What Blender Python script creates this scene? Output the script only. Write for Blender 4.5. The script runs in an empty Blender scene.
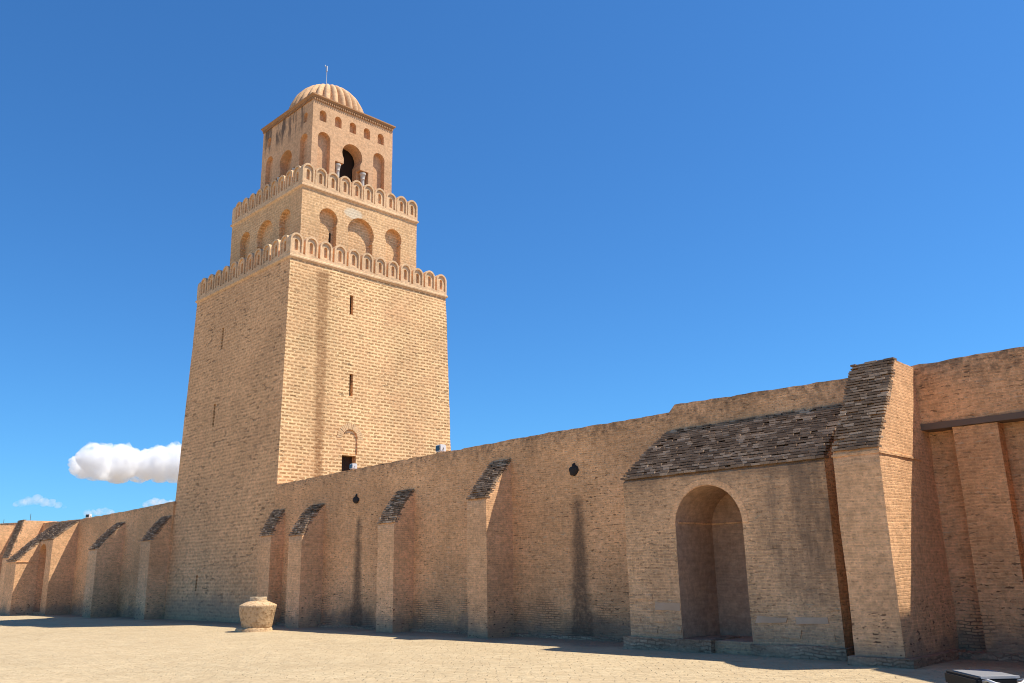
import bpy, bmesh, math, random
from mathutils import Vector, Matrix, noise
random.seed(7)
S = bpy.context.scene
COL = S.collection
PI = math.pi

# ------------------------------------------------------------------ camera, world, sun, exposure
cam = bpy.data.objects.new("camera", bpy.data.cameras.new("camera"))
COL.objects.link(cam)
fw = Vector((-0.68273, 0.68341, 0.25852)); rt = Vector((0.70368, 0.71026, -0.01925)); up = Vector((0.19677, -0.16877, 0.96582))
M3 = Matrix((rt, up, -fw)).transposed()
cam.matrix_world = Matrix.Translation((35.2378, -20.1494, 1.7157)) @ M3.to_4x4()
cam.data.sensor_width = 36.0
cam.data.lens = 869.217 / 1024 * 36.0
cam.data.clip_end = 20000
S.camera = cam

SUN = Vector((0.385, 0.38, 1.0)).normalized()
W = bpy.data.worlds.new("World"); S.world = W; W.use_nodes = True
wn = W.node_tree; wn.nodes.clear()
sky = wn.nodes.new("ShaderNodeTexSky"); sky.sky_type = 'NISHITA'; sky.sun_disc = False
sky.sun_elevation = math.asin(SUN.z); sky.sun_rotation = math.atan2(SUN.x, SUN.y)
sky.altitude = 0; sky.air_density = 1.0; sky.dust_density = 0.3; sky.ozone_density = 4.0
bgd = wn.nodes.new("ShaderNodeBackground"); bgd.inputs["Strength"].default_value = 0.072
wo = wn.nodes.new("ShaderNodeOutputWorld")
tint = wn.nodes.new("ShaderNodeMix"); tint.data_type = 'RGBA'; tint.blend_type = 'MULTIPLY'; tint.inputs[0].default_value = 1.0
tint.inputs[7].default_value = (0.48, 1.03, 1.48, 1.0)              # clear, polarised-looking Mediterranean blue
wn.links.new(sky.outputs[0], tint.inputs[6]); wn.links.new(tint.outputs[2], bgd.inputs[0]); wn.links.new(bgd.outputs[0], wo.inputs[0])

sl = bpy.data.lights.new("sun", 'SUN'); sl.energy = 4.5; sl.angle = math.radians(0.53); sl.color = (1.0, 0.93, 0.81)
so = bpy.data.objects.new("sun", sl); COL.objects.link(so)
so.rotation_euler = SUN.to_track_quat('Z', 'Y').to_euler(); so.location = (30, 30, 60)

S.view_settings.view_transform = 'Standard'; S.view_settings.look = 'None'
S.view_settings.gamma = 1.0; S.view_settings.use_curve_mapping = False
S.view_settings.exposure = 0.62
S.cycles.max_bounces = 12; S.cycles.diffuse_bounces = 8; S.cycles.filter_width = 1.05; S.cycles.volume_bounces = 10
G = -0.15     # ground level

# ------------------------------------------------------------------ shader helper
class N:
    def __init__(s, name):
        s.m = bpy.data.materials.new(name); s.m.use_nodes = True
        s.t = s.m.node_tree; s.t.nodes.clear()
        s.out = s.t.nodes.new("ShaderNodeOutputMaterial")
        s.b = s.t.nodes.new("ShaderNodeBsdfPrincipled")
        s.t.links.new(s.b.outputs[0], s.out.inputs[0])
        s.b.inputs["Specular IOR Level"].default_value = 0.15
        g = s.t.nodes.new("ShaderNodeNewGeometry"); s.P = g.outputs["Position"]; s.Nn = g.outputs["True Normal"]
        q = s.t.nodes.new("ShaderNodeSeparateXYZ"); s.t.links.new(s.P, q.inputs[0]); s.x, s.y, s.z = q.outputs
    def put(s, sock, v):
        if hasattr(v, "links"): s.t.links.new(v, sock)
        else: sock.default_value = v
    def f(s, op, a, b=0.0, c=0.0):
        n = s.t.nodes.new("ShaderNodeMath"); n.operation = op
        s.put(n.inputs[0], a); s.put(n.inputs[1], b); s.put(n.inputs[2], c); return n.outputs[0]
    def add(s, a, b): return s.f('ADD', a, b)
    def mul(s, a, b): return s.f('MULTIPLY', a, b)
    def sub(s, a, b): return s.f('SUBTRACT', a, b)
    def absd(s, a, c): return s.f('ABSOLUTE', s.sub(a, c))
    def ss(s, v, lo, hi):                       # smoothstep lo..hi -> 0..1 (lo may exceed hi)
        n = s.t.nodes.new("ShaderNodeMapRange"); n.interpolation_type = 'SMOOTHSTEP'
        if lo <= hi: a = (lo, hi, 0.0, 1.0)
        else: a = (hi, lo, 1.0, 0.0)
        s.put(n.inputs[0], v)
        for i in range(4): n.inputs[i + 1].default_value = a[i]
        return n.outputs[0]
    def vec(s, x, y, z=0.0):
        n = s.t.nodes.new("ShaderNodeCombineXYZ"); s.put(n.inputs[0], x); s.put(n.inputs[1], y); s.put(n.inputs[2], z); return n.outputs[0]
    def noise(s, v, scale, detail=3.0, rough=0.55):
        n = s.t.nodes.new("ShaderNodeTexNoise"); s.put(n.inputs["Vector"], v)
        n.inputs["Scale"].default_value = scale; n.inputs["Detail"].default_value = detail; n.inputs["Roughness"].default_value = rough
        return n.outputs[0]
    def mix(s, fac, a, b, mode='MIX'):
        n = s.t.nodes.new("ShaderNodeMix"); n.data_type = 'RGBA'; n.blend_type = mode
        s.put(n.inputs[0], fac)
        for k, v in ((6, a), (7, b)):
            if isinstance(v, (tuple, list)): v = (v[0], v[1], v[2], 1.0)
            s.put(n.inputs[k], v)
        return n.outputs[2]
    def grey(s, v):
        n = s.t.nodes.new("ShaderNodeCombineColor")
        for i in range(3): s.put(n.inputs[i], v)
        return n.outputs[0]
    def finish(s, colour, height=None, strength=0.6, dist=0.02, rough=0.9):
        s.put(s.b.inputs["Base Color"], colour); s.b.inputs["Roughness"].default_value = rough
        if height is not None:
            n = s.t.nodes.new("ShaderNodeBump"); n.inputs["Strength"].default_value = strength; n.inputs["Distance"].default_value = dist
            s.put(n.inputs["Height"], height); s.t.links.new(n.outputs[0], s.b.inputs["Normal"])
        return s.m
    def uv(s):
        q = s.t.nodes.new("ShaderNodeSeparateXYZ"); s.t.links.new(s.Nn, q.inputs[0])
        ax, ay = s.f('ABSOLUTE', q.outputs[0]), s.f('ABSOLUTE', q.outputs[1])
        k = s.f('GREATER_THAN', ax, ay)
        s.u = s.add(s.mul(s.x, s.sub(1.0, k)), s.mul(s.y, k))
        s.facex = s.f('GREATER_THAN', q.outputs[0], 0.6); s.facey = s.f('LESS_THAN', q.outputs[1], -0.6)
        s.nz = q.outputs[2]
        return s.u

def masonry(name, c1, c2, mortar, bw=0.26, rh=0.075, ms=0.012, dash=0.5, pale=0.3, patch=0.35, bump=0.6, extra=None, warp=1.0, bias=0.0, grain=0.45, mlo=0.3, shade_face=0.0, dscale=(5.0, 17.0), flatk=0.15, flatc=None, speck=0.0):
    s = N(name); u = s.uv()
    w1 = s.sub(s.noise(s.P, 0.7, 2), 0.5); w2 = s.sub(s.noise(s.P, 3.5, 2), 0.5)
    v = s.add(s.z, s.mul(s.add(s.mul(w1, 0.16), s.mul(w2, 0.05)), warp))
    uu = s.add(u, s.mul(w2, 0.06 * warp))
    bt = s.t.nodes.new("ShaderNodeTexBrick"); s.put(bt.inputs["Vector"], s.vec(uu, v))
    bt.inputs["Scale"].default_value = 1.0; bt.inputs["Brick Width"].default_value = bw; bt.inputs["Row Height"].default_value = rh
    bt.inputs["Mortar Size"].default_value = ms; bt.inputs["Mortar Smooth"].default_value = 0.3; bt.inputs["Bias"].default_value = bias
    bt.offset_frequency = 2
    for k, c in (("Color1", c1), ("Color2", c2), ("Mortar", mortar)): bt.inputs[k].default_value = (*c, 1)
    mvis = s.add(mlo, s.mul(s.ss(s.noise(s.P, 0.9, 3, 0.6), 0.36, 0.66), 1.0 - mlo))
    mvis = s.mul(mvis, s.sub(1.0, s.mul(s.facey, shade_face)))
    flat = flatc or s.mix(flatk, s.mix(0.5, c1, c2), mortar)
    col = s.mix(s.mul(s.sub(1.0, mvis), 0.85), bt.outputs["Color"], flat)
    mf = s.mul(bt.outputs["Fac"], mvis)
    # broad patches of weathering
    big = s.noise(s.P, 0.33, 4, 0.6)
    col = s.mix(1.0, col, s.grey(s.add(1.0 - patch * 0.5, s.mul(s.ss(big, 0.3, 0.72), patch))), 'MULTIPLY')
    red = s.noise(s.P, 0.55, 3)
    col = s.mix(s.mul(s.ss(red, 0.5, 0.75), 0.28), col, (0.70, 0.38, 0.195))
    # single paler and darker bricks, eroded dashes
    st = s.vec(s.mul(uu, dscale[0]), s.mul(v, dscale[1]))
    d1 = s.noise(st, 1.0, 2.5, 0.6)
    zone = s.ss(s.noise(s.P, 0.45, 3), 0.42, 0.66)
    zone2 = s.add(0.45, s.mul(zone, 0.55))
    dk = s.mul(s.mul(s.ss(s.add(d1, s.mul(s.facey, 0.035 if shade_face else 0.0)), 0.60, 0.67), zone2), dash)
    col = s.mix(dk, col, (0.09, 0.05, 0.028))
    st2 = s.vec(s.add(s.mul(uu, 3.0), 17.3), s.add(s.mul(v, 12.0), 5.1))
    d2 = s.noise(st2, 1.0, 2.5, 0.6)
    pk = s.mul(s.mul(s.ss(d2, 0.62, 0.69), s.sub(1.1, zone)), pale)
    col = s.mix(pk, col, (0.62, 0.47, 0.30))
    fine = s.noise(s.P, 22, 4, 0.7)
    cs = s.noise(s.vec(s.mul(uu, 1.5), s.mul(v, 1.15 / rh)), 1.0, 3, 0.6)
    col = s.mix(1.0, col, s.grey(s.add(0.92, s.mul(s.ss(cs, 0.3, 0.7), 0.14))), 'MULTIPLY')
    mot = s.noise(s.P, 6.5, 4, 0.72)
    col = s.mix(1.0, col, s.grey(s.add(0.80, s.mul(s.ss(mot, 0.28, 0.72), 0.38))), 'MULTIPLY')
    col = s.mix(1.0, col, s.grey(s.add(1.0 - grain * 0.5, s.mul(fine, grain))), 'MULTIPLY')
    h = s.sub(s.add(s.mul(fine, 0.5), s.mul(s.noise(s.P, 5, 3), 0.6)), s.add(s.mul(mf, 0.7), s.mul(dk, 1.6)))
    s.mf, s.dk, s.v, s.uu, s.fine = mf, dk, v, uu, fine
    if speck:
        sp = s.noise(s.vec(s.mul(uu, 9.0), s.mul(v, 15.0), 3.0), 1.0, 3, 0.7)
        col = s.mix(s.mul(s.ss(sp, 0.56, 0.66), speck), col, (0.16, 0.085, 0.04))
        sp2 = s.noise(s.vec(s.mul(uu, 8.0), s.mul(v, 14.0), 9.0), 1.0, 3, 0.7)
        col = s.mix(s.mul(s.ss(sp2, 0.58, 0.68), speck * 0.9), col, (0.80, 0.55, 0.33))
    if extra: col = extra(s, col)
    return s.finish(col, h, bump, 0.025, 0.92)

def blob(s, a, a0, ra, b, b0, rb, soft=0.35, jitter=0.5, scale=1.3):
    n = s.sub(s.noise(s.P, scale, 3, 0.6), 0.5)
    d = s.f('SQRT', s.add(s.f('POWER', s.f('DIVIDE', s.absd(a, a0), ra), 2.0), s.f('POWER', s.f('DIVIDE', s.absd(b, b0), rb), 2.0)))
    return s.ss(s.add(d, s.mul(n, jitter * 2)), 1.0 + soft, 1.0 - soft)

def streak(s, a, a0, w_top, w_bot, z0, z1, soft=0.17, power=1.0):     # a run-down stain narrowing to its top
    t = s.f('DIVIDE', s.sub(z1, s.z), z1 - z0)
    if power != 1.0: t = s.f('POWER', s.f('MAXIMUM', t, 0.0), power)
    hw = s.add(w_top, s.mul(t, w_bot - w_top))
    n = s.mul(s.sub(s.noise(s.P, 2.6, 4, 0.65), 0.5), 0.36)
    m = s.ss(s.add(s.sub(s.absd(a, a0), hw), n), soft, -soft)
    return s.mul(m, s.ss(s.z, z1 + 0.05, z1 - 0.25))

# ------------------------------------------------------------------ materials
def wall_extra(s, col):
    n = s.noise(s.P, 1.1, 4, 0.6)
    # lichen band under the coping, salts and lost mortar at the foot
    top = s.mul(s.ss(s.add(s.z, s.mul(s.sub(n, 0.5), 2.0)), 5.25, 6.1), s.ss(s.noise(s.P, 5, 4, 0.7), 0.38, 0.62))
    col = s.mix(s.mul(top, 0.6), col, (0.13, 0.09, 0.06))
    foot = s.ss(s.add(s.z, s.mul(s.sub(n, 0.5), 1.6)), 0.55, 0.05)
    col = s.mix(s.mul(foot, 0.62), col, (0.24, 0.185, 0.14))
    er = s.mul(s.ss(s.add(s.z, s.mul(s.sub(n, 0.5), 1.8)), 1.35, 0.75), s.ss(s.noise(s.P, 0.8, 2), 0.4, 0.6))
    col = s.mix(s.mul(s.mul(er, s.mf), 0.8), col, (0.10, 0.06, 0.04))
    for x0, zt, w in ((17.77, 4.0, 0.33), (6.45, 4.15, 0.25)):
        k = s.add(streak(s, s.x, x0, 0.02, w + 0.04, 0.0, zt, power=0.45), s.mul(blob(s, s.x, x0, 1.0, s.z, 0.15, 0.55), 0.55))
        k = s.mul(s.f('MINIMUM', k, 1.0), s.add(0.72, s.mul(s.ss(s.noise(s.P, 9, 3, 0.7), 0.35, 0.6), 0.26)))
        col = s.mix(s.mul(s.mul(k, 0.88), s.facey), col, (0.135, 0.088, 0.058))
    k = s.mul(blob(s, s.x, 13.35, 0.22, s.z, 1.7, 0.55, 0.2, 0.3, 4), s.facey)
    return s.mix(s.mul(k, 0.7), col, (0.42, 0.33, 0.26))

WALLC = dict(c1=(0.86, 0.47, 0.235), c2=(0.71, 0.37, 0.17), mortar=(0.92, 0.535, 0.265))
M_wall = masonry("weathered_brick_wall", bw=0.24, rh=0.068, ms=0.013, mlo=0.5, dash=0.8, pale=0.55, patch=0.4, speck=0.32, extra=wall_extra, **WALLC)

def butt_extra(s, col):
    n = s.noise(s.P, 1.3, 4, 0.6)
    foot = s.ss(s.add(s.z, s.mul(s.sub(n, 0.5), 1.6)), 0.6, 0.05)
    col = s.mix(s.mul(foot, 0.55), col, (0.25, 0.19, 0.14))
    er = s.ss(s.add(s.z, s.mul(s.sub(n, 0.5), 1.5)), 1.3, 0.7)
    hol = s.ss(s.noise(s.vec(s.mul(s.uu, 5.0), s.mul(s.v, 14.0)), 1.0, 2), 0.62, 0.68)
    return s.mix(s.mul(s.mul(er, hol), 0.85), col, (0.07, 0.04, 0.025))
M_butt = masonry("buttress_brick", (0.82, 0.475, 0.255), (0.72, 0.40, 0.205), (0.91, 0.54, 0.27), mlo=0.45, bw=0.24, rh=0.068, ms=0.012, dash=0.45, pale=0.3, patch=0.3, warp=0.5, bump=0.4, speck=0.35, extra=butt_extra)

def porch_extra(s, col):
    n = s.noise(s.P, 1.0, 4, 0.65)
    k = s.mul(s.mul(blob(s, s.x, 25.7, 0.95, s.z, 2.7, 1.55, 0.35, 0.6, 1.0), s.facey),
              s.add(0.35, s.mul(s.ss(s.noise(s.vec(s.mul(s.x, 2.6), s.mul(s.y, 2.6), s.mul(s.z, 0.5)), 1.0, 4, 0.65), 0.38, 0.62), 0.65)))
    col = s.mix(s.mul(k, 0.72), col, (0.145, 0.105, 0.075))
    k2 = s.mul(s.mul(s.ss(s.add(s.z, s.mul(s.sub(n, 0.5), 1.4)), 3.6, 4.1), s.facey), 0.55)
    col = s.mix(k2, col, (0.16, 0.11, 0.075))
    foot = s.ss(s.add(s.z, s.mul(s.sub(n, 0.5), 1.4)), 0.75, 0.1)
    return s.mix(s.mul(foot, 0.4), col, (0.30, 0.23, 0.165))
M_porch = masonry("porch_brick", (0.76, 0.455, 0.25), (0.58, 0.33, 0.175), (0.85, 0.52, 0.265), mlo=0.45, bw=0.25, rh=0.07, ms=0.013, dash=0.6, pale=0.7, patch=0.4, speck=0.5, extra=porch_extra)

def tower_extra(s, col):
    k = s.mul(streak(s, s.y, 2.25, 0.34, 0.22, 6.0, 16.6, 0.14), s.facex)
    k = s.mul(k, s.add(0.5, s.mul(s.ss(s.noise(s.vec(s.mul(s.y, 3.0), s.mul(s.z, 5.0)), 1.0, 4, 0.7), 0.36, 0.62), 0.6)))
    col = s.mix(s.mul(k, 0.85), col, (0.29, 0.14, 0.06))
    wide = s.mul(blob(s, s.y, 1.9, 1.2, s.z, 12.5, 4.6, 0.4, 0.5, 0.7), s.facex)
    col = s.mix(s.mul(wide, 0.3), col, (0.42, 0.26, 0.13))
    n = s.noise(s.P, 0.9, 4, 0.6)
    foot = s.ss(s.add(s.z, s.mul(s.sub(n, 0.5), 1.4)), 1.3, 0.5)
    return s.mix(s.mul(foot, 0.55), col, (0.40, 0.27, 0.175))
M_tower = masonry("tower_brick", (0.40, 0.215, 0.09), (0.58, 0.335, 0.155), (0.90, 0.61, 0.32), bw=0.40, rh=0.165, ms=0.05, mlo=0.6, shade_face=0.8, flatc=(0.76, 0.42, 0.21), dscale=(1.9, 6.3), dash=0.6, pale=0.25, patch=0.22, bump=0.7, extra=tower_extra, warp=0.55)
def mid_extra(s, col):
    k = s.mul(blob(s, s.y, 4.75, 0.55, s.z, 20.72, 0.3, 0.2, 0.35, 2.5), s.facex)
    return s.mix(s.mul(k, 0.75), col, (0.70, 0.60, 0.44))
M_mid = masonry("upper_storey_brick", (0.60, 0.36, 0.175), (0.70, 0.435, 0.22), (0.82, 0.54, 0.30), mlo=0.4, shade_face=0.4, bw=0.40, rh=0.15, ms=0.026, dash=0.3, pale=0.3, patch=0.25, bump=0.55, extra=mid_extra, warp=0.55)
def lant_extra(s, col):
    st = s.ss(s.noise(s.vec(s.mul(s.x, 2.3), s.mul(s.y, 2.3), s.mul(s.z, 0.35)), 1.0, 4, 0.65), 0.47, 0.60)
    k = s.mul(s.mul(st, s.facey), s.mul(s.ss(s.z, 25.3, 26.4), s.ss(s.x, -3.2, -3.9)))
    return s.mix(s.mul(k, 0.85), col, (0.10, 0.075, 0.06))
M_lant = masonry("lantern_render", (0.66, 0.40, 0.225), (0.63, 0.375, 0.205), (0.67, 0.41, 0.235), bw=0.5, rh=0.2, ms=0.01, dash=0.10, pale=0.15, patch=0.2, bump=0.3, extra=lant_extra)
M_merl = masonry("merlon_stucco", (0.72, 0.485, 0.285), (0.68, 0.45, 0.26), (0.72, 0.48, 0.285), bw=0.5, rh=0.3, ms=0.006, dash=0.12, pale=0.2, patch=0.25, bump=0.3)
M_dome = masonry("dome_stucco", (0.68, 0.43, 0.245), (0.64, 0.395, 0.215), (0.67, 0.425, 0.24), bw=0.6, rh=0.3, ms=0.005, dash=0.1, pale=0.2, patch=0.25, bump=0.3)
M_vous = masonry("arch_bricks", (0.68, 0.44, 0.235), (0.72, 0.49, 0.275), (0.67, 0.45, 0.24), bw=2, rh=2, ms=0.0, dash=0.1, pale=0.1, patch=0.15, bump=0.4)

def plain(name, c, var=0.3, scale=6, bump=0.4, rough=0.9, metal=0.0, spec=0.2, c2=None):
    s = N(name); n = s.noise(s.P, scale, 5, 0.65); n2 = s.noise(s.P, scale * 0.2, 3)
    col = s.mix(1.0, c, s.grey(s.add(1 - var * 0.6, s.mul(n, var * 0.8))), 'MULTIPLY')
    col = s.mix(s.ss(n2, 0.4, 0.7), col, c2 or tuple(x * (1 - var * 0.4) for x in c))
    s.b.inputs["Metallic"].default_value = metal; s.b.inputs["Specular IOR Level"].default_value = spec
    return s.finish(col, n, bump, 0.015, rough)

def coping_mat():
    s = N("lichened_coping_brick")
    at = s.t.nodes.new("ShaderNodeAttribute"); at.attribute_name = "shade"; k = at.outputs["Fac"]
    big = s.noise(s.P, 0.8, 3)
    col = s.mix(s.ss(k, 0.0, 0.7), (0.21, 0.14, 0.092), (0.34, 0.235, 0.155))
    col = s.mix(s.mul(s.ss(k, 0.62, 0.95), 0.8), col, (0.62, 0.46, 0.32))
    col = s.mix(s.mul(s.ss(big, 0.45, 0.7), 0.4), col, (0.20, 0.13, 0.085))
    f = s.noise(s.P, 25, 4, 0.7)
    col = s.mix(s.mul(s.ss(f, 0.52, 0.66), 0.5), col, (0.12, 0.08, 0.055))
    return s.finish(col, f, 0.6, 0.02, 0.95)
M_cop = coping_mat()
M_ashlar = plain("pale_limestone_block", (0.66, 0.46, 0.31), 0.5, 5, 0.6, c2=(0.52, 0.35, 0.225))
M_plinth = masonry("rubble_plinth", (0.50, 0.33, 0.21), (0.36, 0.225, 0.14), (0.26, 0.165, 0.105), bw=0.23, rh=0.075, ms=0.016, dash=0.7, pale=0.7, patch=0.6, warp=3.0, mlo=0.1)
M_concrete = plain("dark_concrete", (0.20, 0.145, 0.11), 0.4, 4, 0.4)
M_dark = plain("dark_opening_or_shade", (0.035, 0.022, 0.016), 0.3, 4, 0.2)
M_door = plain("brown_door_wood", (0.055, 0.032, 0.024), 0.4, 9, 0.3)
M_spout = plain("dark_stone", (0.05, 0.04, 0.035), 0.5, 9, 0.5)  # near-black stone of the waterspouts
M_marble = plain("white_marble", (0.58, 0.53, 0.46), 0.2, 5, 0.1, 0.5)
M_white = plain("white_paint", (0.75, 0.75, 0.74), 0.1, 8, 0.05, 0.4, spec=0.5)
M_black = plain("black_metal", (0.018, 0.019, 0.022), 0.3, 12, 0.1, 0.6, spec=0.2)
M_steel = plain("brushed_steel", (0.55, 0.55, 0.56), 0.15, 20, 0.05, 0.5, metal=0.6)
M_glass = plain("dusty_lamp_glass", (0.22, 0.22, 0.23), 0.2, 9, 0.05, 0.7, spec=0.2)
M_lens = plain("dark_lens", (0.02, 0.02, 0.024), 0.1, 9, 0.0, 0.15, spec=0.6)
M_mast = plain("grey_iron", (0.12, 0.12, 0.13), 0.2, 9, 0.0, 0.6)

def jar_mat(name, c, dk):
    s = N(name); n = s.noise(s.P, 9, 5, 0.7); b = s.noise(s.P, 2.4, 3, 0.6)
    col = s.mix(s.ss(n, 0.46, 0.64), c, dk)
    col = s.mix(s.mul(s.ss(b, 0.5, 0.72), 0.5), col, dk)
    rings = s.f('SINE', s.mul(s.z, 75.0))
    return s.finish(col, s.add(s.mul(n, 1.6), s.mul(rings, 0.03)), 0.9, 0.03, 0.92)
M_jar = jar_mat("pitted_stone", (0.62, 0.43, 0.25), (0.38, 0.235, 0.12))
M_rim = jar_mat("pale_stone", (0.74, 0.58, 0.38), (0.50, 0.35, 0.20))

def ground_mat():
    s = N("sandy_paving")
    w = s.sub(s.noise(s.P, 1.2, 3), 0.5)
    bt = s.t.nodes.new("ShaderNodeTexBrick")
    s.put(bt.inputs["Vector"], s.vec(s.add(s.mul(s.add(s.x, s.y), 0.7071), s.mul(w, .5)), s.add(s.mul(s.sub(s.y, s.x), 0.7071), s.mul(w, .6))))
    for k, v in (("Scale", 1.0), ("Brick Width", 0.42), ("Row Height", 0.26), ("Mortar Size", 0.02), ("Mortar Smooth", 0.6)): bt.inputs[k].default_value = v
    bt.inputs["Color1"].default_value = (0.52, 0.405, 0.265, 1); bt.inputs["Color2"].default_value = (0.47, 0.36, 0.23, 1); bt.inputs["Mortar"].default_value = (0.46, 0.35, 0.22, 1)
    col = bt.outputs["Color"]
    big = s.noise(s.P, 0.25, 5, 0.6); mid = s.noise(s.P, 2.2, 4, 0.65); fine = s.noise(s.P, 14, 4, 0.7)
    col = s.mix(s.mul(s.ss(mid, 0.42, 0.68), 0.55), col, (0.56, 0.45, 0.30))
    col = s.mix(s.mul(s.ss(fine, 0.56, 0.70), 0.5), col, (0.33, 0.23, 0.13))
    col = s.mix(1.0, col, s.grey(s.add(0.82, s.mul(big, 0.28))), 'MULTIPLY')
    col = s.mix(1.0, col, (1.0, 0.985, 0.92), 'MULTIPLY')
    shadow_n = s.noise(s.P, 0.55, 5, 0.65)                            # wall's ground shadow deepened in the paving colour, with a ragged edge
    shadow_k = s.mul(s.ss(s.add(s.y, s.mul(s.sub(shadow_n, 0.5), 4.5)), -2.1, -0.9), s.add(0.55, s.mul(s.ss(fine, 0.4, 0.65), 0.35)))
    col = s.mix(s.mul(shadow_k, 0.75), col, (0.19, 0.135, 0.095))
    spot = s.mul(s.ss(s.noise(s.P, 1.7, 2, 0.5), 0.70, 0.74), 0.5)
    col = s.mix(spot, col, (0.27, 0.19, 0.115))
    lump = s.noise(s.P, 4.5, 3, 0.6)
    col = s.mix(s.mul(s.ss(lump, 0.55, 0.72), 0.35), col, (0.36, 0.26, 0.155))
    h = s.sub(s.add(s.mul(fine, 0.6), s.add(s.mul(mid, 0.9), s.mul(lump, 0.9))), s.mul(bt.outputs["Fac"], 0.3))
    return s.finish(col, h, 1.0, 0.05, 0.95)
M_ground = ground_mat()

# ------------------------------------------------------------------ mesh helpers
def link(name, bm, mat, parent=None, smooth=True, ang=35):
    me = bpy.data.meshes.new(name)
    bmesh.ops.recalc_face_normals(bm, faces=bm.faces)
    bm.to_mesh(me); bm.free()
    return link_me(name, me, mat, parent, smooth, ang)
def link_me(name, me, mat, parent=None, smooth=True, ang=35):
    me.materials.clear(); me.materials.append(mat)
    if smooth:
        me.polygons.foreach_set("use_smooth", [True] * len(me.polygons))
        me.set_sharp_from_angle(angle=math.radians(ang))
    o = bpy.data.objects.new(name, me); COL.objects.link(o)
    if parent:
        o.parent = parent
        o.matrix_parent_inverse = parent.matrix_basis.inverted()
    return o
def empty(name, loc, label, cat, group=None):
    o = bpy.data.objects.new(name, None); COL.objects.link(o); o.location = loc; o.empty_display_size = 0.3
    o["label"] = label; o["category"] = cat
    if group: o["group"] = group
    return o
def tag(o, label, cat, group=None):
    o["label"] = label; o["category"] = cat
    if group: o["group"] = group
    return o
def box(bm, x0, x1, y0, y1, z0, z1):
    vs = [bm.verts.new(p) for p in ((x0,y0,z0),(x1,y0,z0),(x1,y1,z0),(x0,y1,z0),(x0,y0,z1),(x1,y0,z1),(x1,y1,z1),(x0,y1,z1))]
    for f in ((0,3,2,1),(4,5,6,7),(0,1,5,4),(1,2,6,5),(2,3,7,6),(3,0,4,7)): bm.faces.new([vs[i] for i in f])
    return vs
def prism(bm, pts, axis, a0, a1):
    """extrude a closed 2-D outline; axis 'x': pts are (y,z); axis 'y': pts are (x,z)"""
    mk = (lambda a, p: (a, p[0], p[1])) if axis == 'x' else (lambda a, p: (p[0], a, p[1]))
    A = [bm.verts.new(mk(a0, p)) for p in pts]; B = [bm.verts.new(mk(a1, p)) for p in pts]
    bm.faces.new(A); bm.faces.new(B[::-1]); n = len(pts)
    for i in range(n): bm.faces.new((A[i], A[(i+1) % n], B[(i+1) % n], B[i]))
def rough(bm, L=0.35, amp=0.016, passes=7, sc=1.0):
    """split long edges and push the surface in and out a little, so faces and arrises are not ruler-straight"""
    bmesh.ops.triangulate(bm, faces=[f for f in bm.faces if len(f.verts) > 4])
    for _ in range(passes):
        es = [e for e in bm.edges if e.calc_length() > L]
        if not es: break
        bmesh.ops.subdivide_edges(bm, edges=es, cuts=1, use_grid_fill=True)
    bmesh.ops.recalc_face_normals(bm, faces=bm.faces)
    bm.normal_update()
    for v in bm.verts:
        p = v.co
        d = noise.noise(p * 0.9 * sc) * 0.9 + noise.noise(p * 3.1 * sc + Vector((9, 3, 1))) * 0.6
        sharp = any(len(e.link_faces) == 2 and e.calc_face_angle(0) > 0.6 for e in v.link_edges)
        if sharp: d = d * 1.2 - 0.5 * max(0.0, noise.noise(p * 4.5 + Vector((4, 4, 8)))) * 1.6
        v.co = p + v.normal * d * amp
def boolean(me_a, cutters):
    """subtract closed cutter meshes (bmesh list) and return the resulting mesh"""
    a = bpy.data.objects.new("work_body", me_a); COL.objects.link(a); tmp = []
    for bm in cutters:
        bmesh.ops.recalc_face_normals(bm, faces=bm.faces)
        m = bpy.data.meshes.new("cut"); bm.to_mesh(m); bm.free()
        c = bpy.data.objects.new("cut", m); COL.objects.link(c); tmp.append(c)
        md = a.modifiers.new("b", 'BOOLEAN'); md.operation = 'DIFFERENCE'; md.solver = 'EXACT'; md.object = c
    dg = bpy.context.evaluated_depsgraph_get()
    me = bpy.data.meshes.new_from_object(a.evaluated_get(dg), depsgraph=dg)
    for o in tmp + [a]: bpy.data.objects.remove(o, do_unlink=True)
    return me
def to_me(bm):
    bmesh.ops.recalc_face_normals(bm, faces=bm.faces)
    me = bpy.data.meshes.new("m"); bm.to_mesh(me); bm.free(); return me
def arch_pts(c, r, zc, zb, hw=None, n=14):
    """outline of an arched opening: centre c, radius r, centre height zc, foot zb; hw < r gives a horseshoe"""
    hw = hw or r
    a0 = -math.acos(min(1.0, hw / r))
    pts = [(c + hw, zb)]
    for i in range(n + 1):
        t = a0 + (PI - 2 * a0) * i / n
        pts.append((c + r * math.cos(t), zc + r * math.sin(t)))
    pts.append((c - hw, zb)); return pts
def arch_cut(axis, a0, a1, *args, **k):
    bm = bmesh.new(); prism(bm, arch_pts(*args, **k), axis, a0, a1); return bm
def box_cut(*a):
    bm = bmesh.new(); box(bm, *a); return bm
def square_ring(bm, prof, c=(-5.335, 5.335)):
    """sweep a closed (half-size, z) profile round a square"""
    rings = []
    for sx, sy in ((1,-1),(1,1),(-1,1),(-1,-1)):
        rings.append([bm.verts.new((c[0] + sx * r, c[1] + sy * r, z)) for r, z in prof])
    n = len(prof)
    for k in range(4):
        A, B = rings[k], rings[(k+1) % 4]
        for i in range(n): bm.faces.new((A[i], A[(i+1) % n], B[(i+1) % n], B[i]))
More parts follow.
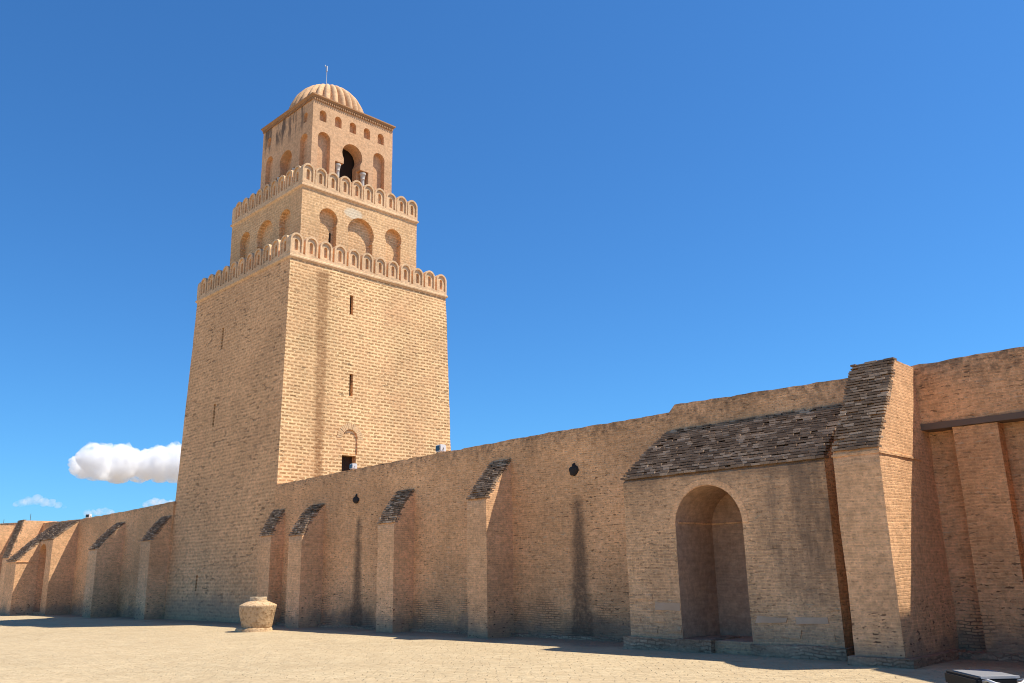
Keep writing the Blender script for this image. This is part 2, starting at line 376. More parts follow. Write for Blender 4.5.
def revolve(bm, prof, c, seg=48, fn=None, k=1.0):
    prof = [(r * k, z * k) for r, z in prof]
    rings = []
    for r, z in prof:
        ring = []
        for k in range(seg):
            a = 2 * PI * k / seg; q = r * (fn(a, z) if fn else 1.0)
            ring.append(bm.verts.new((c[0] + q * math.cos(a), c[1] + q * math.sin(a), c[2] + z)))
        rings.append(ring)
    for A, B in zip(rings, rings[1:]):
        for k in range(seg): bm.faces.new((A[k], A[(k+1) % seg], B[(k+1) % seg], B[k]))
    bm.faces.new(rings[0][::-1]); bm.faces.new(rings[-1])
def tube(bm, pts, r, seg=10):
    pts = [Vector(p) for p in pts]; rings = []
    for i, p in enumerate(pts):
        d = (pts[min(i+1, len(pts)-1)] - pts[max(i-1, 0)]).normalized()
        a = d.cross(Vector((0, 0, 1)) if abs(d.z) < 0.9 else Vector((1, 0, 0))).normalized(); b = d.cross(a)
        rings.append([bm.verts.new(p + (a * math.cos(2*PI*k/seg) + b * math.sin(2*PI*k/seg)) * r) for k in range(seg)])
    for A, B in zip(rings, rings[1:]):
        for k in range(seg): bm.faces.new((A[k], A[(k+1) % seg], B[(k+1) % seg], B[k]))
    bm.faces.new(rings[0][::-1]); bm.faces.new(rings[-1])

# ------------------------------------------------------------------ ground
bm = bmesh.new()
xs = [-3000, -300, -80] + [-50 + 3 * i for i in range(37)] + [90, 300, 3000]
ys = [-3000, -300, -90] + [-45 + 3 * i for i in range(19)] + [40, 300, 3000]
gv = [[bm.verts.new((x, y, G + (0.03 * noise.noise(Vector((x * .13, y * .13, 0))) if -60 < x < 70 and -50 < y < -3 else 0))) for y in ys] for x in xs]
for i in range(len(xs) - 1):
    for j in range(len(ys) - 1): bm.faces.new((gv[i][j], gv[i+1][j], gv[i+1][j+1], gv[i][j+1]))
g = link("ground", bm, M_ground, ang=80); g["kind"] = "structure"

# ------------------------------------------------------------------ the minaret
CX, CY = -5.335, 5.335
S1, Z1 = 4.955, 16.9; S2, Z2 = 3.765, 21.46; S3, Z3 = 2.715, 27.42
tower = empty("minaret", (CX, CY, G), "tall square three-storey brick minaret with scalloped parapets and a ribbed dome", "tower")
def face_R(z): return -5.335 + 5.335 + (S1 - 5.335) * z / Z1       # x of the sunlit face
def face_L(z): return 5.335 - (5.335 + (S1 - 5.335) * z / Z1)      # y of the shaded face

bm = bmesh.new(); nz = 46; nh = 28; rows = []
for j in range(nz + 1):
    z = -0.5 + (Z1 + 0.5) * j / nz; s = 5.335 + (S1 - 5.335) * z / Z1
    ring = []
    for k in range(4):
        (ax, ay), (bx_, by_) = [((1,-1),(1,1)), ((1,1),(-1,1)), ((-1,1),(-1,-1)), ((-1,-1),(1,-1))][k]
        for i in range(nh):
            t = i / nh; px, py = CX + s * (ax + (bx_ - ax) * t), CY + s * (ay + (by_ - ay) * t)
            p = Vector((px, py, z)); d = 0.02 * noise.noise(p * 0.5) + 0.015 * noise.noise(p * 2.0)
            if i == 0: d -= 0.03 * max(0, noise.noise(p * 3.3))
            n = Vector((px - CX, py - CY, 0)).normalized() if i == 0 else Vector(((1,0,0),(0,1,0),(-1,0,0),(0,-1,0))[k])
            ring.append(bm.verts.new(p + n * d))
    rows.append(ring)
m = nh * 4
for A, B in zip(rows, rows[1:]):
    for k in range(m): bm.faces.new((A[k], A[(k+1) % m], B[(k+1) % m], B[k]))
bm.faces.new(rows[0][::-1]); bm.faces.new(rows[-1])
cuts = [box_cut(face_R(15) - 0.75, 1, 3.87, 4.07, 14.6, 15.62), box_cut(face_R(11) - 0.75, 1, 3.92, 4.12, 10.37, 11.5),
        arch_cut('x', face_R(8) - 0.06, 1, 4.0, 0.43, 8.25, 7.46), box_cut(face_R(7) - 0.45, 1, 3.55, 4.36, 5.7, 7.42),
        box_cut(-6.9, -6.7, -1, face_L(14) + 0.7, 13.45, 14.6), box_cut(-7.08, -6.88, -1, face_L(10) + 0.7, 9.33, 10.53),
        box_cut(-7.29, -7.12, -1, face_L(1.5) + 0.7, 1.22, 1.97)]
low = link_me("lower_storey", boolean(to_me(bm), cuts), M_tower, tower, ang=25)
for (y0, y1, z0, z1) in ((3.87, 4.07, 14.68, 15.53), (3.92, 4.12, 10.43, 11.44)):
    bm = bmesh.new(); x = face_R(z0) - 0.22; box(bm, x - 0.1, x, y0 - .05, y1 + .05, z0 - .05, z1 + .05); link("slit_window_or_shade", bm, M_dark, tower)
for (x0, x1, z0, z1) in ((-6.9, -6.7, 13.45, 14.6), (-7.08, -6.88, 9.33, 10.53), (-7.29, -7.12, 1.22, 1.97)):
    bm = bmesh.new(); y = face_L(z0) + 0.2; box(bm, x0 - .05, x1 + .05, y, y + .1, z0 - .05, z1 + .05); link("slit_window_or_shade", bm, M_dark, tower)
bm = bmesh.new()
for y0, y1 in ((3.5, 3.95), (3.96, 4.42)): box(bm, face_R(7) - 0.40, face_R(7) - 0.34, y0, y1, 5.6, 7.45)
link("door", bm, M_door, tower)
bm = bmesh.new(); random.seed(3)
for k in range(19):                                              # ring of radial bricks over the blind arch
    a = PI * (k + 0.5) / 19; da = PI / 19 * 0.42
    for sgn in (1,):
        quad = []
        for aa, r in ((a - da, .455), (a + da, .455), (a + da, .76), (a - da, .76)): quad.append((4.0 + r * math.cos(aa), 8.25 + r * math.sin(aa)))
        prism(bm, quad, 'x', face_R(8.4) - 0.05, face_R(8.4) + 0.012 + random.random() * 0.02)
for k in range(0):
    y = 3.56 + 0.098 * k; box(bm, face_R(7.6) - 0.05, face_R(7.6) + 0.012 + random.random() * 0.02, y, y + 0.075, 7.43, 7.44) if False else None
link("arch_surround", bm, M_vous, tower)

bm = bmesh.new(); box(bm, CX - S2, CX + S2, CY - S2, CY + S2, Z1 - .2, Z2); rough(bm, 0.4, 0.012)
R2, L2 = CX + S2, CY - S2
cuts = []
for c, r, zc in ((3.2, 0.57, 20.0), (5.27, 0.86, 19.73), (7.45, 0.57, 20.0)):
    cuts.append(arch_cut('x', R2 - 0.30, R2 + 1, c, r, zc, zc - r * 0.55, hw=r * 0.84))
    cuts.append(box_cut(R2 - 0.302, R2 + 1.01, c - r * 0.90, c + r * 0.90, 16.95, zc - r * 0.549))
    cuts.append(arch_cut('y', L2 - 1, L2 + 0.30, -c - 0.0, r, zc, zc - r * 0.55, hw=r * 0.84))
    cuts.append(box_cut(-c - r * 0.90, -c + r * 0.90, L2 - 1.01, L2 + 0.302, 16.95, zc - r * 0.549))
mid = link_me("middle_storey", boolean(to_me(bm), cuts), M_mid, tower, ang=25)
bm = bmesh.new(); box(bm, R2 - 0.36, R2 - 0.295, 3.45, 3.56, 18.5, 19.35); link("slit_window_or_shade", bm, M_dark, tower)  # dark strip painted for the shade of the niche reveal

bm = bmesh.new(); box(bm, CX - S3, CX + S3, CY - S3, CY + S3, Z2 - .2, Z3); rough(bm, 0.4, 0.010)
R3, L3 = CX + S3, CY - S3
cuts = [box_cut(CX - S3 + .8, CX + S3 - .8, CY - S3 + .8, CY + S3 - .8, Z2 + .02, Z3 - 0.6)]
for c in (3.27, 4.27, 5.25, 6.22, 7.2):
    cuts.append(arch_cut('x', R3 - 0.28, R3 + 1, c, 0.22, 26.60, 26.15, n=10))
    if c in (3.27, 7.2): cuts.append(arch_cut('y', L3 - 1, L3 + 0.16, -c - 0.1, 0.2, 26.55, 26.15, n=10))
for c in (3.40, 7.10):
    cuts.append(arch_cut('x', R3 - 0.30, R3 + 1, c, 0.40, 25.13, 22.0))
    cuts.append(arch_cut('y', L3 - 1, L3 + 0.25, -c - 0.05, 0.38, 25.1, 22.0))
C3 = 5.27
cuts.append(arch_cut('x', R3 - 1.6, R3 + 1, C3, 0.68, 24.76, 24.2, hw=0.56))
cuts.append(box_cut(R3 - 1.61, R3 + 1.01, C3 - .56, C3 + .56, 22.0, 24.22))
for q in (-1, 1): cuts.append(box_cut(R3 - 0.41, R3 + 1.02, C3 + min(q * .5, q * 1.12), C3 + max(q * .5, q * 1.12), 22.013, 24.07))
cuts.append(arch_cut('y', L3 - 1, L3 + 0.5, -5.3, 0.66, 24.5, 24.0, hw=0.55))
cuts.append(box_cut(-5.3 - .55, -5.3 + .55, L3 - 1.01, L3 + .501, 22.0, 24.02))
cuts.append(box_cut(-5.3 - 1.05, -5.3 + 1.05, L3 - 1.02, L3 + 0.36, 22.01, 23.8))
lan = link_me("lantern", boolean(to_me(bm), cuts), M_lant, tower, ang=25)
bm = bmesh.new(); box(bm, R3 - 0.95, R3 - 0.88, C3 - .75, C3 + .75, 22.0, 25.5); link("door", bm, M_dark, lan)
def column(c, axis):
    bm = bmesh.new(); R = (R3 - 0.16, c) if axis == 'x' else (c, L3 + 0.16); H = 23.98 if axis == 'x' else 23.78
    revolve(bm, [(.17, -2.0), (.17, -1.8), (.115, -1.75), (.105, -.55), (.105, -.42), (.13, -.38), (.115, -.34), (.16, -.12), (.18, -.1), (.18, 0)], (R[0], R[1], H), 16)
    o = link("column", bm, M_marble, lan)
for c in (C3 - .84, C3 + .84): column(c, 'x')
for c in (-5.3 - .8, -5.3 + .8): column(c, 'y')
bm = bmesh.new()
square_ring(bm, [(S3 - .3, Z3 - .02), (S3 + .02, Z3 - .02), (S3 + .02, Z3 + .02), (S3 + .07, Z3 + .04), (S3 + .07, Z3 + .10), (S3 + .13, Z3 + .13), (S3 + .13, Z3 + .2), (S3 - .3, Z3 + .22)])
for i in range(44):                                              # saw-tooth brick course
    t = -S3 + 0.06 + (2 * S3 - 0.12) * i / 43
    box(bm, CX + S3 + .005, CX + S3 + .075, CY + t - .035, CY + t + .035, Z3 - .13, Z3 - .021)
    box(bm, CX + t - .035, CX + t + .035, CY - S3 - .075, CY - S3 - .005, Z3 - .13, Z3 - .021)
link("cornice", bm, plain("cornice_brick", (0.46, 0.255, 0.13), 0.4, 6, 0.4), tower, smooth=False)
bm = bmesh.new(); box(bm, CX - S3 + .2, CX + S3 - .2, CY - S3 + .2, CY + S3 - .2, Z3 - .1, Z3 + .16); link("roof_slab", bm, M_merl, tower, False)

bm = bmesh.new(); DR = 2.22; prof = [(DR, -.5), (DR, 0.0)]
for i in range(1, 23):
    t = PI / 2 * i / 22.6; prof.append((DR * math.cos(t) ** 0.92, 2.38 * math.sin(t)))
revolve(bm, prof, (CX - .08, CY - .08, Z3 + .36), 336, lambda a, z: 1.0 + (0.13 * (abs(math.sin(a * 14 + .3)) ** 0.75) - 0.085) * (1 if z > 0.02 else 0.0))
dome = link("dome", bm, M_dome, tower, ang=60)
bm = bmesh.new(); tube(bm, [(CX - .15, CY - .17, Z3 + 2.6), (CX - .15, CY - .17, Z3 + 4.0)], .022); tube(bm, [(CX - .15, CY - .17, Z3 + 4.0), (CX - .15, CY - .17, Z3 + 4.35)], .05)
tube(bm, [(CX - .15 - .10 * math.sin(t) , CY - .17 - .10 * math.sin(t) * .6, Z3 + 4.42 - .1 * math.cos(t)) for t in [0, .6, 1.2, 1.8]], .035)
link("finial", bm, M_steel, dome)

def merlon_mesh():
    """round-headed merlon: raised rim, sunk panel, blind slot; local x across, -y outward, z up"""
    bm = bmesh.new(); n = 12
    def loop(hw, zb, zs):
        zs += .20
        return [(hw, zb)] + [(hw * math.cos(PI * i / n), zs + hw * math.sin(PI * i / n)) for i in range(n + 1)] + [(-hw, zb)]
    L = [loop(.36, 0, .46), loop(.265, 0.05, .46), loop(.095, .16, .42), loop(.095, .16, .42)]
    def ring(pts, y): return [bm.verts.new((p[0], y, p[1])) for p in pts]
    def strip(A, B):
        k = len(A)
        for i in range(k): bm.faces.new((A[i], A[(i+1) % k], B[(i+1) % k], B[i]))
    rings = [ring(L[0], .30), ring(L[0], 0), ring(L[1], 0), ring(L[1], .07), ring(L[2], .07), ring(L[2], .20)]
    for A, B in zip(rings, rings[1:]): strip(A, B)
    bm.faces.new(rings[0]); bm.faces.new(rings[-1])
    bmesh.ops.recalc_face_normals(bm, faces=bm.faces)
    me = bpy.data.meshes.new("merlon"); bm.to_mesh(me); bm.free()
    me.materials.append(M_merl); me.polygons.foreach_set("use_smooth", [True] * len(me.polygons)); me.set_sharp_from_angle(angle=math.radians(25))
    return me
ME_MERL = merlon_mesh()
def parapet(s, z, count, mh):
    bm = bmesh.new()
    square_ring(bm, [(s - .33, z - .12), (s + .0, z - .12), (s + .085, z - .03), (s + .085, z + .05), (s + .03, z + .09), (s + .03, z + .22), (s - .33, z + .22)])
    p = link("parapet", bm, M_merl, tower, ang=20)
    zb = z + .215; k = (mh + .24) / 1.02; e = s + .03
    for side in range(4):
        nx, ny = ((1, 0), (0, -1), (-1, 0), (0, 1))[side]
        half = e if nx else e - .31
        cnt = count if nx else count - 1
        if not nx: half -= .0
        w = (2 * half - .70) / (cnt - 1)
        for i in range(cnt):
            t = -half + .35 + w * i
            o = bpy.data.objects.new("merlon", ME_MERL); COL.objects.link(o)
            ang = {0: PI / 2, 1: 0, 2: -PI / 2, 3: PI}[side]
            if nx: loc = Vector((CX + nx * e, CY + t, zb))
            else: loc = Vector((CX + t, CY + ny * e, zb))
            o.matrix_world = Matrix.Translation(loc) @ Matrix.Rotation(ang + random.uniform(-.02, .02), 4, 'Z') @ Matrix.Diagonal((1, 1, k * random.uniform(.97, 1.03), 1))
            mw = o.matrix_world.copy(); o.parent = p; o.matrix_parent_inverse = p.matrix_world.inverted(); o.matrix_parent_inverse = (Matrix.Translation((CX, CY, G))).inverted(); o.matrix_basis = mw
            o.matrix_parent_inverse = Matrix.Identity(4)
    bm = bmesh.new(); box(bm, CX - s + .3, CX + s - .3, CY - s + .3, CY + s - .3, z - .3, z + .05)
    link("terrace", bm, M_merl, tower, False)
parapet(S1, Z1, 12, .80)
parapet(S2, Z2, 10, .83)

# ------------------------------------------------------------------ long walls
def wall_grid(name, x0, x1, y0, y1, topf, parent, zb=-0.5, mat=None, dx=0.2, nzr=26):
    """solid wall slab with a ragged brick top"""
    bm = bmesh.new(); nx = int((x1 - x0) / dx); F, B = [], []
    for i in range(nx + 1):
        x = x0 + (x1 - x0) * i / nx
        zt = topf(x) + 0.018 * noise.noise(Vector((x * 1.1, 0, 3))) + 0.022 * noise.noise(Vector((x * 4.0, 7, 3))) - 0.05 * max(0, noise.noise(Vector((x * 2.3, 2, 9))))
        cf, cb = [], []
        for j in range(nzr + 1):
            z = zb + (zt - zb) * j / nzr; p = Vector((x, y0, z))
            d = 0.03 * noise.noise(p * 0.45) + 0.018 * noise.noise(p * 1.7) + 0.008 * noise.noise(p * 5)
            if j == nzr: d += 0.02 + 0.02 * noise.noise(p * 6)
            cf.append(bm.verts.new((x, y0 + d, z))); cb.append(bm.verts.new((x, y1, z)))
        F.append(cf); B.append(cb)
    for i in range(nx):
        for j in range(nzr):
            bm.faces.new((F[i][j], F[i+1][j], F[i+1][j+1], F[i][j+1])); bm.faces.new((B[i][j], B[i][j+1], B[i+1][j+1], B[i+1][j]))
        bm.faces.new((F[i][-1], F[i+1][-1], B[i+1][-1], B[i][-1])); bm.faces.new((F[i][0], B[i][0], B[i+1][0], F[i+1][0]))
    for c in (0, nx):
        for j in range(nzr): bm.faces.new((F[c][j], F[c][j+1], B[c][j+1], B[c][j]))
    return link(name, bm, mat or M_wall, parent, ang=40)
def lerp_top(pts):
    def f(x):
        if x <= pts[0][0]: return pts[0][1]
        for (a, za), (b, zb) in zip(pts, pts[1:]):
            if x <= b: return za + (zb - za) * (x - a) / (b - a)
        return pts[-1][1]
    return f

def coping(parent, x0, x1, yf, ze, yt, zt, bulge=0.0, over=0.02, xl_top=None, bl=0.21):
    """stepped brick slope from the eave (yf, ze) up to (yt, zt), laid as separate jittered bricks over a solid wedge"""
    bm = bmesh.new(); n = max(6, int((zt - ze) / 0.066)); lay = bm.faces.layers.float.new("shade")
    def at(t):
        y = yf + (yt - yf) * t; z = ze + (zt - ze) * t + bulge * math.sin(PI * t); return y, z
    for i in range(n):
        y0, z0 = at(i / n); y1, z1 = at((i + 1) / n)
        xa = x0 + ((xl_top - x0) * (i / n) if xl_top is not None else 0.0)
        x = xa - over * random.random(); off = bl * random.random()
        first = True
        while x < x1 - 0.02:
            w = (off if first and off > .05 else bl) * random.uniform(.6, 1.3); first = False
            xe = min(x + w - 0.006, x1 + over * random.random())
            if x1 - xe < 0.06: xe = x1 + over * random.random()
            if xe - x > 0.03:
                j = random.uniform(-.013, .013); jz = random.uniform(-.008, .006)
                if random.random() < 0.08: jz -= 0.015; j += 0.035
                nf = len(bm.faces); box(bm, x, xe, y0 - .035 + j, y1 + .12, z0 + random.uniform(.014, .028), z1 + jz)
                bm.faces.ensure_lookup_table(); k = random.random()
                for q in range(nf, len(bm.faces)): bm.faces[q][lay] = k
            x = xe + 0.006
    return link("coping", bm, M_cop, parent, smooth=False)

def buttress(parent, x0, x1, yf, ze, yt, zt, bulge=0.0, yb=0.25, mat=None, label=None, top_flat=False, foot=True, lean=0.0):
    bm = bmesh.new()
    prof = [(yf - lean, -0.45), (yf, ze - .06)]
    for k in range(1, 7):
        t = k / 6; prof.append((yf + (yt - yf) * t, ze - .06 + (zt - ze) * t + bulge * math.sin(PI * t)))
    if yt < yb: prof.append((yb, zt - .06))
    prof.append((yb, -0.45))
    prism(bm, prof, 'x', x0, x1); rough(bm, 0.28, 0.018)
    b = link("buttress", bm, mat or M_butt, parent, ang=40)
    if label: b["label"] = label
    coping(b, x0 + .01, x1 - .01, yf, ze, yt, zt, bulge)
    return b

wr = empty("boundary_wall", (12, 0.5, G), "long brown brick wall with sloping buttresses and an arched porch right of the minaret", "wall", "brick boundary walls")
top_r = lerp_top([(-0.1, 5.78), (5.7, 5.9), (11.3, 5.98), (16.7, 6.03), (21.28, 6.02), (21.36, 6.22), (26.5, 6.12), (28, 6.15), (40, 6.15)])
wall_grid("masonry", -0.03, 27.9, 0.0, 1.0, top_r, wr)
wall_grid("recessed_bay", 27.8, 40, 0.38, 1.1, lambda x: 5.2, wr)
wall_grid("upper_band", 27.75, 40, 0.03, 1.12, top_r, wr, zb=4.76, dx=0.2, nzr=8)
bm = bmesh.new(); box(bm, 27.97, 36, -0.06, 0.7, 4.64, 4.77); rough(bm, 0.3, .012); link("lintel", bm, M_concrete, wr)
bm = bmesh.new(); box(bm, 28.67, 29.57, 0.0, 0.7, -.4, 4.63); rough(bm, 0.3, .012); link("pilaster", bm, M_wall, wr)
for v in ((30.6, 31.1),):
    bm = bmesh.new(); box(bm, v[0], v[1], 0.0, 0.7, -.4, 4.63); rough(bm, 0.3, .012); link("pilaster", bm, M_wall, wr)

buttress(wr, -0.05, 0.90, -0.62, 3.50, 0.02, 4.66, 0.10)
buttress(wr, 3.05, 4.02, -1.02, 3.38, -0.02, 4.66, 0.16)
buttress(wr, 8.93, 9.90, -0.90, 3.56, 0.02, 4.80, 0.10)
buttress(wr, 14.07, 14.97, -1.16, 4.05, 0.02, 5.38, 0.05)
big = buttress(wr, 27.04, 28.02, -2.50, 4.05, -1.0, 6.16, 0.0, yb=0.9, label="deep buttress rising to the top of the wall, its right side sunlit", lean=0.0)
buttress(wr, 31.75, 36, -2.9, 5.0, 1.0, 10.6, 0.0, yb=4.0, label="tall unseen sloped block beyond the right end, shaped to cast its ground shadow")  # unseen block; height and slope set by the ground shadow it has to cast
# ledges on the buttress sides
bm = bmesh.new()
box(bm, 27.02, 28.045, -2.52, -0.3, 3.95, 3.995); rough(bm, 0.25, .012); link("string_course", bm, M_butt, big)
bm = bmesh.new(); box(bm, 26.93, 28.22, -2.62, 0.2, -.4, 0.02); rough(bm, 0.25, .03); link("foot", bm, M_plinth, big)
bm = bmesh.new(); box(bm, 28.2, 40, -0.28, 0.9, -.4, -0.02); rough(bm, 0.4, .03); link("plinth", bm, M_plinth, wr)
bm = bmesh.new(); box(bm, 0.9, 27.5, -0.16, 0.5, -.4, -0.06); rough(bm, 0.4, .035); link("plinth", bm, M_plinth, wr)

# arched porch
px0, px1, pyf, pze = 20.86, 26.47, -1.70, 4.05
bm = bmesh.new()
prism(bm, [(pyf, -.45), (pyf, pze - .06), (0.02, 5.46), (0.3, 5.46), (0.3, -.45)], 'x', px0, px1); rough(bm, 0.3, 0.02)
for v in bm.verts:                                               # left end of the roof leans in as it rises
    if v.co.z > pze - .05: v.co.x += max(0, (v.co.z - pze) / 1.4) * 0.42 * max(0.0, min(1.0, (24 - v.co.x) / 3.0))
porch = link_me("arched_porch", boolean(to_me(bm), [arch_cut('y', -3, -0.06, 23.37, 0.94, 2.78, 0.12, n=22)]), M_porch, wr, ang=30)
M_plaster = masonry("niche_plaster", (0.56, 0.36, 0.235), (0.51, 0.32, 0.205), (0.54, 0.35, 0.225), bw=0.3, rh=0.08, ms=0.006, dash=0.15, pale=0.1, patch=0.4)
def line_niche(o, xa, xb, yf):
    o.data.materials.append(M_plaster)
    for p in o.data.polygons:
        c = p.center
        if xa < c.x < xb and yf + .06 < c.y < -.03 and c.z < 3.9: p.material_index = 1
line_niche(porch, 22.3, 24.4, pyf)
bm = bmesh.new(); box(bm, 22.42, 22.47, pyf + .1, -.07, 2.86, 2.90); box(bm, 22.44, 24.3, -.10, -.05, 2.86, 2.90); link("ledge", bm, M_butt, porch)
porch["label"] = "arched brick porch with a grey stepped brick roof"
coping(porch, px0 - .02, px1 - .02, pyf, pze, 0.0, 5.50, 0.06, over=.05, xl_top=21.28)
bm = bmesh.new(); prism(bm, [(x, z) for x, z in arch_pts(23.37, 1.10, 2.78, 2.78, n=22)] + [(x, z) for x, z in arch_pts(23.37, 0.955, 2.78, 2.78, n=22)[::-1]], 'y', pyf - .012, pyf + .2)
link("arch_ring", bm, M_butt, porch, ang=30)
random.seed(11)
def stones(name, rects, mat):
    bm = bmesh.new()
    for (xa, za, xb, zb) in rects:
        d = random.uniform(.004, .02); q = [random.uniform(-.025, .025) for _ in range(8)]
        prism(bm, [(xa + q[0], za + q[1]), (xb + q[2], za + q[3]), (xb + q[4] * 2, zb + q[5]), (xa + q[6] * 2, zb + q[7])], 'y', pyf - d, pyf + .1)
    rough(bm, 0.07, .02, sc=2.2); link(name, bm, mat, porch, ang=50)
stones("ashlar_course", ((21.67, .77, 22.40, .97), (24.44, .55, 25.2, .68), (25.44, .56, 26.2, .71)), M_ashlar)
stones("ashlar_course", ((20.92, 1.02, 21.6, 1.15), (20.92, .48, 21.2, .62), (21.64, .5, 21.95, .65), (26.15, .83, 26.42, .94), (21.3, .26, 21.7, .43), (24.4, .24, 24.85, .42), (25.1, .24, 25.5, .42), (25.85, .22, 26.3, .4), (22.0, .28, 22.38, .42)), M_porch)
bm = bmesh.new(); box(bm, px0 - .12, 23.3, pyf - .16, -.5, -.4, 0.14); rough(bm, .2, .04, sc=1.5); link("plinth", bm, M_plinth, porch)
bm = bmesh.new(); box(bm, 24.33, px1 + .12, pyf - .2, -.5, -.4, 0.10); rough(bm, .2, .045, sc=1.5); link("plinth", bm, M_plinth, porch)
# waterspouts
for x, z in ((17.67, 4.72), (6.24, 4.66)):
    bm = bmesh.new()
    bmesh.ops.create_icosphere(bm, subdivisions=3, radius=1.0, matrix=Matrix.Translation((x, .03, z)) @ Matrix.Diagonal((.20, .15, .15, 1)))
    bmesh.ops.create_icosphere(bm, subdivisions=3, radius=1.0, matrix=Matrix.Translation((x + .03, .0, z + .13)) @ Matrix.Diagonal((.06, .08, .13, 1)))
    for v in bm.verts: v.co += Vector((noise.noise(v.co * 7), .5 * noise.noise(v.co * 6 + Vector((3, 3, 3))), noise.noise(v.co * 8 + Vector((5, 1, 2))))) * .05
    link("waterspout", bm, M_spout, wr)

wl = empty("boundary_wall", (-28, 0.5, G), "shaded brick wall with buttresses running away on the left of the minaret", "wall", "brick boundary walls")
top_l = lerp_top([(-60, 6.3), (-41, 6.25), (-35.6, 6.05), (-31.9, 5.78), (-24, 5.62), (-17, 5.67), (-10.5, 5.79)])
wall_grid("masonry", -58, -10.45, 0.0, 1.0, top_l, wl, dx=0.3)
buttress(wl, -11.75, -10.55, -1.0, 3.75, 0.02, 5.05, 0.08)
buttress(wl, -17.9, -16.65, -1.42, 3.5, 0.02, 5.05, 0.12)
lb = bmesh.new(); prism(lb, [(-1.45, -.45), (-1.45, 4.31), (0.02, 5.5), (0.3, 5.5), (0.3, -.45)], 'x', -28.3, -24.0); rough(lb, 0.35, 0.02)
lp = link_me("arched_porch", boolean(to_me(lb), [arch_cut('y', -3, -0.06, -25.66, 0.68, 3.45, 0.0, n=18)]), M_butt, wl, ang=30)
lp["label"] = "far porch with a narrow arch between two buttresses"
coping(lp, -28.3, -24.02, -1.45, 4.37, 0.0, 5.56, 0.04)
buttress(wl, -28.3, -26.32, -2.72, 3.14, -1.42, 4.42, 0.0, yb=-1.40)
for xr in (-31.0, -37.0):
    buttress(wl, xr - 1.3, xr, -1.9, 3.4, -1.2, 5.95, 0.0, yb=0.9)
bm = bmesh.new(); box(bm, -28.36, -26.28, -2.77, -1.4, 3.03, 3.07); rough(bm, .3, .01); link("string_course", bm, M_butt, wl)

# ------------------------------------------------------------------ stone jar
jc = Vector((4.33, -2.97, G))
JS = 0.88
jar = empty("stone_jar", jc, "big squat sunlit stone jar with a pale neck standing at the foot of the minaret", "jar")
bm = bmesh.new(); revolve(bm, [(.60, .14), (.63, .2), (.66, .4), (.72, .7), (.775, .98), (.78, 1.03), (.75, 1.07), (.58, 1.15), (.36, 1.24), (.30, 1.25)], jc, 40, k=JS)
for v in bm.verts: v.co += Vector((v.co.x - jc.x, v.co.y - jc.y, 0)) * 0.05 * noise.noise(v.co * 3.0)
link("body", bm, M_jar, jar, ang=50)
bm = bmesh.new(); revolve(bm, [(.30, 1.2), (.345, 1.23), (.355, 1.36), (.35, 1.39), (.27, 1.39), (.26, 1.28), (.1, 1.29)], jc, 32, k=JS)
link("neck", bm, M_rim, jar, ang=40)
bm = bmesh.new(); c2 = jc + Vector((-.08, -.07, 0)); revolve(bm, [(.75, -.1), (.75, .09), (.70, .15), (.5, .17)], c2, 32, k=JS)
for v in bm.verts: v.co += Vector((v.co.x - c2.x, v.co.y - c2.y, 0)) * 0.07 * noise.noise(v.co * 2.5)
link("base_slab", bm, M_jar, jar, ang=50)

# ------------------------------------------------------------------ lamps on the wall tops and on the ground
def wall_lamp(loc, rz, label, size=1.0):
    t = empty("floodlight", loc, label, "floodlight", "floodlights on the wall tops")
    t.rotation_euler = (0, 0, rz)
    def part(name, bm, mat):
        for v in bm.verts: v.co *= size
        o = link(name, bm, mat); o.parent = t; return o
    bm = bmesh.new(); box(bm, -.17, .17, -.12, .14, .10, .36); bmesh.ops.bevel(bm, geom=bm.edges[:], offset=.025, segments=2, affect='EDGES'); part("housing", bm, M_white)
    bm = bmesh.new(); box(bm, -.13, .13, -.135, -.10, .14, .32); part("lens", bm, M_lens)
    bm = bmesh.new(); tube(bm, [(-.2, 0, .24), (-.2, 0, .02), (.2, 0, .02), (.2, 0, .24)], .018); box(bm, -.08, .08, -.08, .08, -.06, .03); part("bracket", bm, M_mast)
wall_lamp((11.0, .32, 5.96), -.15, "white floodlight on the wall top at the right edge of the minaret", 1.0)
wall_lamp((5.5, .32, 5.88), -.2, "small white floodlight on the wall top in front of the dark tower doorway", .85)
wall_lamp((3.75, .5, 5.73), .2, "white floodlight barely showing over the wall top, left of the tower doorway", .6)
wall_lamp((-23.7, .4, 5.6), .5, "dark tipped white floodlight on the wall top left of the minaret", .9)

gl = empty("ground_floodlight", (30.22, -5.08, G), "black box floodlight with grey glass top and silver handle on the ground by the wall", "floodlight")
gl.rotation_euler = (0, 0, math.radians(-47))
def gpart(name, bm, mat):
    o = link(name, bm, mat); o.parent = gl; return o
bm = bmesh.new(); box(bm, -.58, .52, -.34, .34, .05, .25); bmesh.ops.bevel(bm, geom=bm.edges[:], offset=.03, segments=2, affect='EDGES'); gpart("housing", bm, M_black)
bm = bmesh.new(); box(bm, -.46, .44, -.25, .31, .24, .268); gpart("glass", bm, M_glass)
bm = bmesh.new(); box(bm, .46, .51, -.26, .30, .24, .275); gpart("end_strip", bm, M_steel)
bm = bmesh.new(); tube(bm, [(.50, -.24, .2), (.70, -.26, .24), (.78, -.18, .2), (.80, 0, .17), (.78, .18, .2), (.70, .28, .24), (.50, .26, .2)], .022); gpart("handle", bm, M_steel)
bm = bmesh.new(); box(bm, -.5, -.4, -.3, .3, 0, .06); box(bm, .35, .45, -.3, .3, 0, .06); gpart("feet", bm, M_black)

